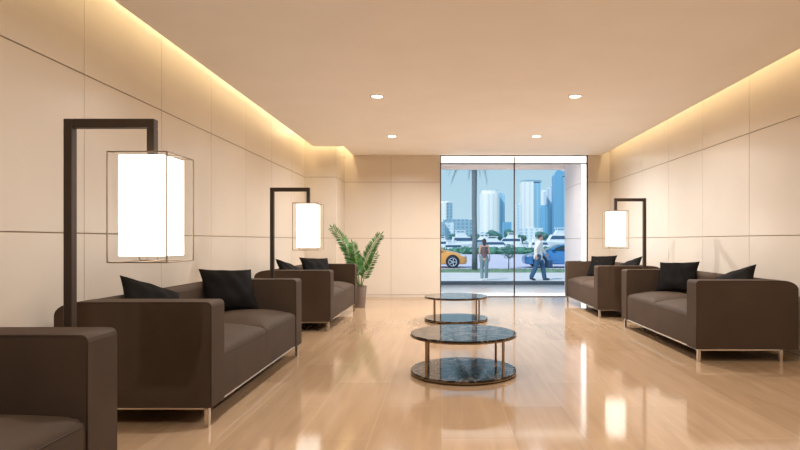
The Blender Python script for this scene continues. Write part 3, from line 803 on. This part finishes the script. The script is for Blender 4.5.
# ---------------------------------------------------------------- skyline
F = {'white': mat_facade('white_tower_facade', (255, 252, 250), (226, 232, 240), 9, 4, .35), 'blue': mat_facade('blue_tower_facade', (166, 210, 234), (128, 182, 216), 6, 4, .55),
     'pale': mat_facade('pale_blue_facade', (230, 240, 248), (180, 210, 230), 7, 4, .45), 'grey': mat_facade('grey_blue_facade', (160, 190, 208), (126, 164, 188), 6, 5, .5), 'deep': mat_facade('deep_blue_facade', (126, 184, 220), (106, 168, 210), 5, 4, .5)}
def skyscraper(label, x0, x1, top, Y, fac, crown=None, side=None, rz=0, name='skyscraper'):
    k = Y/560; X0, X1 = (x0-442)*k, (x1-442)*k; H = (241-top)*k+1.15-(GZ-.6); W = X1-X0; D = W*.8
    t = thing(name, label, 'building', ((X0+X1)/2, Y+D/2, GZ-.6), rz)
    b = bmesh.new()
    if crown == 'round':
        n = 14; pts = [(-W/2, D/2, 0)]+[(-W/2*math.cos(PI*q/n), -D*.25-D*.25*math.sin(PI*q/n), 0) for q in range(n+1)]+[(W/2, D/2, 0)]
        prism(b, pts, (0, 0, H*.94)); link('facade', b, F[fac], t)
        b = bmesh.new(); prism(b, [(p[0]*.8, p[1]*.8, H*.94) for p in pts], (0, 0, H*.06)); link('crown', b, F[fac], t)
        return t
    if side:
        box(b, -W/2, W*.12, -D/2, D/2, 0, H*(.965 if crown else 1)); link('facade', b, F[fac], t)
        b = bmesh.new(); box(b, W*.12, W/2, -D/2+W*.04, D/2, 0, H*(.95 if crown else .985)); link('glass_wing', b, F[side], t)  # blue wing puts the shaded right side of white towers into colour
    else:
        box(b, -W/2, W/2, -D/2, D/2, 0, H*(.965 if crown else 1)); link('facade', b, F[fac], t)
    if crown == 'flat':
        b = bmesh.new(); box(b, -W*.5, W*.55, -D*.48, D*.48, H*.965, H*.985); box(b, -W*.3, W*.48, -D*.3, D*.3, H*.985, H); link('crown', b, F['grey'], t)
    if crown == 'step':
        b = bmesh.new(); box(b, -W*.34, W*.34, -D*.34, D*.34, H*.965, H); link('crown', b, F[fac], t)
    if crown == 'slant':
        b = bmesh.new(); prism(b, [(-W/2, -D/2, H*.965), (W/2, -D/2, H*.965), (W/2, -D/2, H*1.0), (-W*.2, -D/2, H*1.06)], (0, D, 0)); link('crown', b, F[fac], t)
    return t
sky = skyscraper
sky('white office block with blue side at the left edge of the glass', 437, 452.5, 201, 900, 'white', 'step', 'grey')
sky('wide low grey blue block between left glass edge and palm', 443, 473, 219, 800, 'grey', 'step', name='office_block')
sky('low white slab in front of the wide grey blue block', 445, 454, 222.5, 700, 'pale', name='office_block')
sky('low pale block at the left glass edge behind the orange car', 434, 444, 222, 690, 'grey', name='office_block')
sky('broad white round-fronted tower right of the palm trunk', 480.5, 500, 190, 1000, 'white', 'round')
sky('narrow blue glass tower joined to the right side of the broad white tower', 498, 504.8, 193, 1030, 'blue', 'step')  # shaded side of the broad tower, put in as a blue block
sky('low deep blue block between the broad white tower and the mullion', 503, 511.5, 222, 900, 'deep', name='office_block')
sky('slim pale tower just right of the mullion', 515.5, 522, 203, 950, 'pale', 'step')
sky('tall white and blue tower with dark flat crown', 521.8, 541, 179.5, 1000, 'white', 'flat', 'blue')
sky('white stepped tower right of the dark flat crowned tower', 537.5, 549, 190, 1060, 'white', 'step', 'pale')
sky('dark blue round-topped tower low in front of the white stepped tower', 541, 549, 205, 900, 'deep', 'round')
sky('pale tower between the stepped tower and the tallest blue tower', 547, 556, 187, 1040, 'pale', 'step')
sky('tallest blue glass tower beside the grey terrace wall', 554, 568, 173.5, 1010, 'deep', 'slant', 'blue')
sky('low pale blocks row between slim tower and round-topped tower', 520, 543, 228, 760, 'pale', name='office_block')
sky('low white block at the foot of the broad white tower', 474, 500, 232, 720, 'pale', name='office_block')

# ---------------------------------------------------------------- light
def area(name, loc, rot, sx, sy, power, col, spread=180):
    l = bpy.data.lights.new(name, 'AREA'); l.shape = 'RECTANGLE'; l.size = sx; l.size_y = sy; l.energy = power; l.color = lin(col); l.spread = math.radians(spread)
    o = bpy.data.objects.new(name, l); COL.objects.link(o); o.location = loc; o.rotation_euler = rot
    return o
WARM = (255, 230, 182)
area('cove_light_left', (XL+.15, (YF+PY)/2-.1, HS-.02), (0, 0, 0), .07, PY-YF-.4, 26, WARM)
area('cove_light_right', (XR-.13, (YF+YB)/2, HS-.02), (0, 0, 0), .07, YB-YF-.3, 34, WARM)
area('cove_light_pillar', ((XL+PX)/2+.1, PY-.1, HS-.02), (0, 0, 0), .7, .07, 3, WARM)
area('cove_light_pillar_side', (PX+.1, (PY+YB)/2, HS-.02), (0, 0, 0), .07, .8, 3.5, WARM)
def disk(name, x, y, power, col=(252, 250, 250), r=.1):
    l = bpy.data.lights.new(name, 'AREA'); l.shape = 'DISK'; l.size = r; l.energy = power; l.color = lin(col); l.spread = math.radians(159)
    o = bpy.data.objects.new(name, l); COL.objects.link(o); o.location = (x, y, HC-.012)
for x, y, *_ in spots: disk('downlight_beam', x, y, (22 if x < 0 else 48) if y < 8 else (52 if x < 0 else 96))
for x in (-.8, 1.6):  # unseen fill lamps without fixtures, added to brighten the room
    for y in (3.7, .9): disk('downlight_beam', x, y, 25)
area('canopy_line_light', (1.2, YB+.33, HC-.02), (0, 0, 0), 2.2, .12, 34, (255, 240, 228), 150)  # added lamp with no fixture, brightens sill and deck
sun = bpy.data.lights.new('sun', 'SUN'); sun.energy = 2.2; sun.angle = math.radians(1.5); sun.color = (1, .96, .9)
so = bpy.data.objects.new('sun', sun); COL.objects.link(so)
so.rotation_euler = Vector((.55, .62, -.85)).to_track_quat('-Z', 'Y').to_euler()
wd = bpy.data.worlds.new('sky'); S.world = wd; wd.use_nodes = True
nt = wd.node_tree; bgn = nt.nodes['Background']
tc = nt.nodes.new('ShaderNodeTexCoord'); sx = nt.nodes.new('ShaderNodeSeparateXYZ'); nt.links.new(tc.outputs['Generated'], sx.inputs[0])
rp = nt.nodes.new('ShaderNodeValToRGB'); nt.links.new(sx.outputs['Z'], rp.inputs['Fac'])
rp.color_ramp.elements[0].position = 0; rp.color_ramp.elements[0].color = (*lin((198, 226, 240)), 1)
rp.color_ramp.elements[1].position = .6; rp.color_ramp.elements[1].color = (*lin((120, 182, 226)), 1)
k = rp.color_ramp.elements.new(.12); k.color = (*lin((182, 218, 236)), 1)
nt.links.new(rp.outputs['Color'], bgn.inputs['Color']); bgn.inputs['Strength'].default_value = .74

# ---------------------------------------------------------------- camera
cam = bpy.data.cameras.new('camera'); co = bpy.data.objects.new('camera', cam); COL.objects.link(co)
co.location = (0, 0, 1.15); co.rotation_euler = (PI/2, 0, 0)
cam.sensor_width = 36; cam.lens = 560/800*36; cam.shift_x = -42/800; cam.shift_y = 16/800; cam.clip_start = .05; cam.clip_end = 4000
S.camera = co
S.view_settings.view_transform = 'Standard'; S.view_settings.look = 'None'; S.view_settings.gamma = 1; S.view_settings.use_curve_mapping = False
S.view_settings.exposure = 0.43
S.cycles.use_denoising = True
S.cycles.max_bounces = 12; S.cycles.diffuse_bounces = 6; S.cycles.transparent_max_bounces = 12
S.cycles.sample_clamp_indirect = 6
